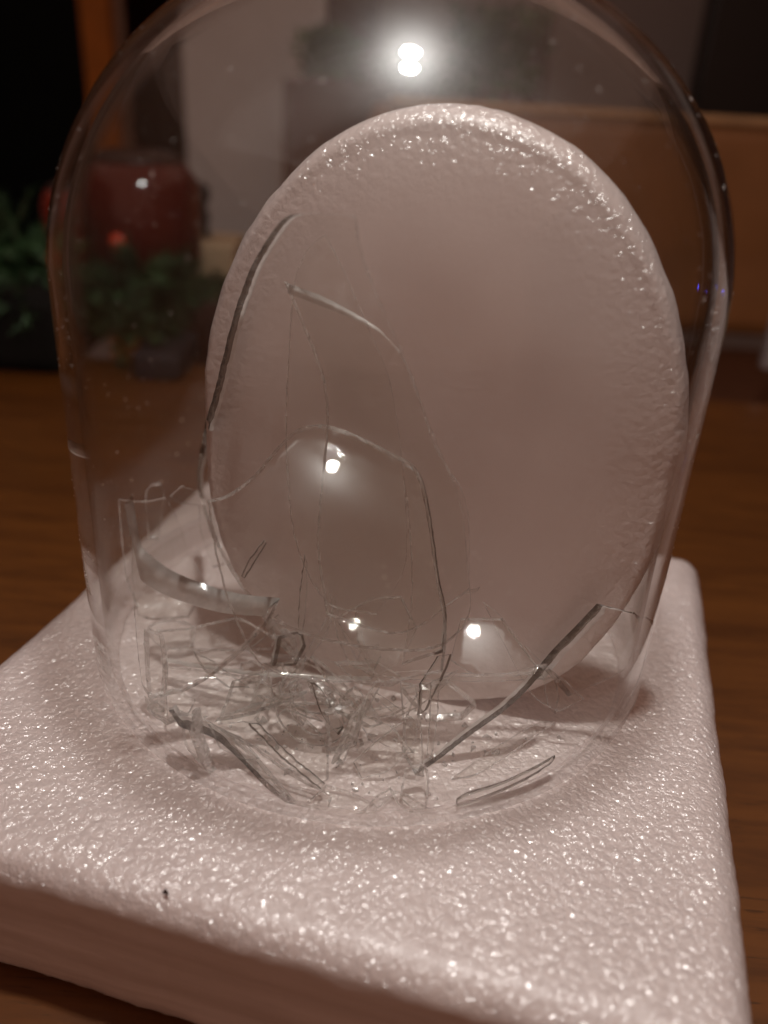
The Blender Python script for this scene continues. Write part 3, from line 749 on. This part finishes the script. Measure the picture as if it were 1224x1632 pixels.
bt('dark_tray', aty(205, 560, .42).x, aty(285, 560, .42).x, .42, .50, -TH, -TH+.025, plain('tray_dark', (.018, .014, .018), .6), 'small dark tray beneath the pine sprigs', 'tray', .006)
# tan leather chair behind
def chair():
    Y = .95
    a_, b_ = aty(590, 152, Y), aty(1300, 236, Y)
    leather = plain('tan_leather', (.34, .14, .045), .45, coat=.15, vary=.12, scale=12)
    t = empty('armchair', ((a_.x+b_.x)/2, Y, -.8), 'tan brown leather armchair behind the dome on the right', 'armchair')
    zt = (a_.z+b_.z)/2+.01; x0, x1 = aty(585, 200, Y).x, b_.x+.2
    zb = aty(1200, 540, Y).z
    part('backrest', x0, x1, Y, Y+.12, zb, zt, leather, t, .022)
    part('piping', x0+.03, x1-.03, Y-.004, Y+.010, zt-.004, zt+.006, plain('pale_piping', (.62, .36, .17), .5), t, .003)
    part('seat', x0+.03, x1-.03, Y-.30, Y-.002, zb-.12, zb-.01, plain('dark_leather', (.08, .028, .012), .5), t, .02)
    for lx in (x0+.05, x1-.1):
        part('leg', lx, lx+.04, Y, Y+.04, -.8, zb-.12, plain('dark_leg', (.05, .03, .02), .5), t)
chair()
# low brown cabinet and plants on the sill behind
bt('dark_cabinet', aty(452, 200, 1.25).x, aty(640, 200, 1.25).x, 1.25, 1.5, -.8, aty(520, 128, 1.25).z, plain('brown_cabinet', (.13, .055, .035), .5), 'dark brown cabinet behind the dome left of the tan armchair', 'cabinet')
def plant(x0, x1, ytop, ybase, Y, label, nl=240):
    a_, b_ = aty(x0, ybase, Y), aty(x1, ybase, Y); zt = aty((x0+x1)/2, ytop, Y).z; p = (a_+b_)/2
    t = empty('potted_plant', (p.x, Y, p.z), label, 'plant', 'potted plants'); w_ = (b_.x-a_.x)/2; h = zt-p.z
    link('pot', lathe_bm([(0, -.05), (.03, -.05), (.045, .012), (.04, .012), (.03, 0), (0, 0)], 24), plain('brown_pot', (.12, .05, .03), .6), t)
    bm = bmesh.new()
    for _ in range(nl):
        an = random.random()*6.28; r_ = w_*math.sqrt(random.random()); z = random.random()*h
        c = Vector((r_*math.cos(an), r_*math.sin(an)*.6, z)); d = Vector((random.gauss(0, 1), random.gauss(0, 1), random.gauss(.3, .7))).normalized()*random.uniform(.018, .034)
        s_ = d.cross(Vector((random.gauss(0, 1), random.gauss(0, 1), random.gauss(0, 1)))).normalized()*.008
        v = [bm.verts.new(c), bm.verts.new(c+d*.5+s_), bm.verts.new(c+d), bm.verts.new(c+d*.5-s_)]
        bm.faces.new(v)
    o = link('leaves', bm, plain('leaf_green', (.07, .16, .05), .5, vary=.5), t, False); o['kind'] = 'stuff'
    b2 = bmesh.new()
    for _ in range(7):
        A = Vector((random.uniform(-.01, .01), random.uniform(-.01, .01), 0)); B = Vector((random.uniform(-w_, w_)*.6, random.uniform(-.02, .02), h*.9)); e = Vector((.0015, 0, 0)); f = Vector((0, .0015, 0))
        v = [b2.verts.new(A+e), b2.verts.new(A+f), b2.verts.new(A-e), b2.verts.new(B)]
        b2.faces.new((v[0], v[1], v[3])); b2.faces.new((v[1], v[2], v[3])); b2.faces.new((v[2], v[0], v[3]))
    link('stems', b2, plain('stem_brown', (.05, .05, .02), .7), t, False)
plant(478, 570, 55, 135, 1.35, 'bushy green plant on the cabinet, left of the lamp reflection')
plant(600, 700, 95, 150, 1.45, 'low green plant just behind the lamp reflection', 120)
plant(705, 860, 15, 150, 1.40, 'taller green plant right of the lamp reflection', 420)
bt('brown_curtain', aty(508, 40, 1.8).x, aty(602, 40, 1.8).x, 1.8, 1.84, .1, 1.4, plain('brown_cloth', (.16, .085, .06), .8), 'brown curtain strip above the plant left of the lamp reflection', 'curtain')
bt('curtain_pole_post', aty(848, 60, 1.9).x, aty(880, 60, 1.9).x, 1.9, 1.95, -.8, 1.2, plain('post_brown', (.10, .055, .045), .6), 'narrow brown upright post behind the dome at upper right', 'post')
bt('television', aty(1118, 100, 1.6).x, aty(1118, 100, 1.6).x+.9, 1.6, 1.66, aty(1150, 205, 1.6).z, 1.0, plain('black_screen', (.010, .007, .006), .3), 'large black brown screen at the upper right corner', 'television', .01)
# the rest of the room, mirrored in the glass
o = link('left_wall', box_bm(-2.3, -2.2, -2.4, YW, -.8, 1.8), plain('left_wall_paint', (.30, .24, .20), .8, vary=.05, scale=3), smooth=False); tag(o, kind='structure')
o = link('right_wall', box_bm(2.2, 2.3, -2.4, YW, -.8, 1.8), plain('right_wall_paint', (.45, .38, .33), .8, vary=.05, scale=3), smooth=False); tag(o, kind='structure')
t = empty('blocker', (1.7, .9, -.8), 'tall dark wardrobe added out of frame at right, darkening reflections in the dome', 'blocker')  # unseen dark block, added so the glass edges mirror something dark
part('blocker_body', 1.6, 2.18, .3, 1.6, -.8, 1.3, plain('blocker_brown', (.035, .02, .014), .4), t)
part('door', 1.58, 1.598, .32, .94, -.75, 1.25, plain('blocker_door', (.045, .025, .016), .35), t)
part('door', 1.58, 1.598, .96, 1.58, -.75, 1.25, plain('blocker_door', (.045, .025, .016), .35), t)
# pale metal chair leg at right
l0 = aty(1214, 590, .62)
bt('metal_rod', l0.x, l0.x+.014, .62, .634, l0.z, l0.z+.08, plain('pale_metal', (.55, .50, .50), .35, metal=.4), 'pale metal rod standing at the far right behind the table', 'rod')

# tiny dark crumb on the slab's front edge
p = atz(264, 1421, .0005)
bm = bmesh.new(); A = [bm.verts.new(Vector(v)*.0011) for v in ((-1, 0, 0), (.8, -.4, 0), (.3, .7, 0), (0, .1, 1.6))]
for f in ((0, 2, 1), (0, 1, 3), (1, 2, 3), (2, 0, 3)): bm.faces.new([A[i] for i in f])
tag(link('dark_crumb', bm, plain('crumb_brown', (.05, .02, .01), .8), loc=(p.x, p.y, -.0002), smooth=False), 'tiny dark crumb lying near the front edge of the foam slab', 'crumb')

# small black charger on the table to the right, out of frame: its blue lights show in the edge of the dome
t = empty('charger', (.60, .42, -TH), 'small black charger with two blue lights, mirrored in the right edge of the dome', 'charger')
t.rotation_euler = (0, 0, -.55)
link('case', box_bm(-.03, .03, -.02, .05, .0, .15, .006), plain('black_plastic', (.02, .02, .022), .4), t, False)
bl = plain('blue_light', (.05, .08, .9), .3, emit=(.05, .08, 1), es=14)
for zz in (.12,):
    link('indicator', box_bm(-.0025, .0025, -.0225, -.0198, zz-.004, zz+.004, .001), bl, t, False)
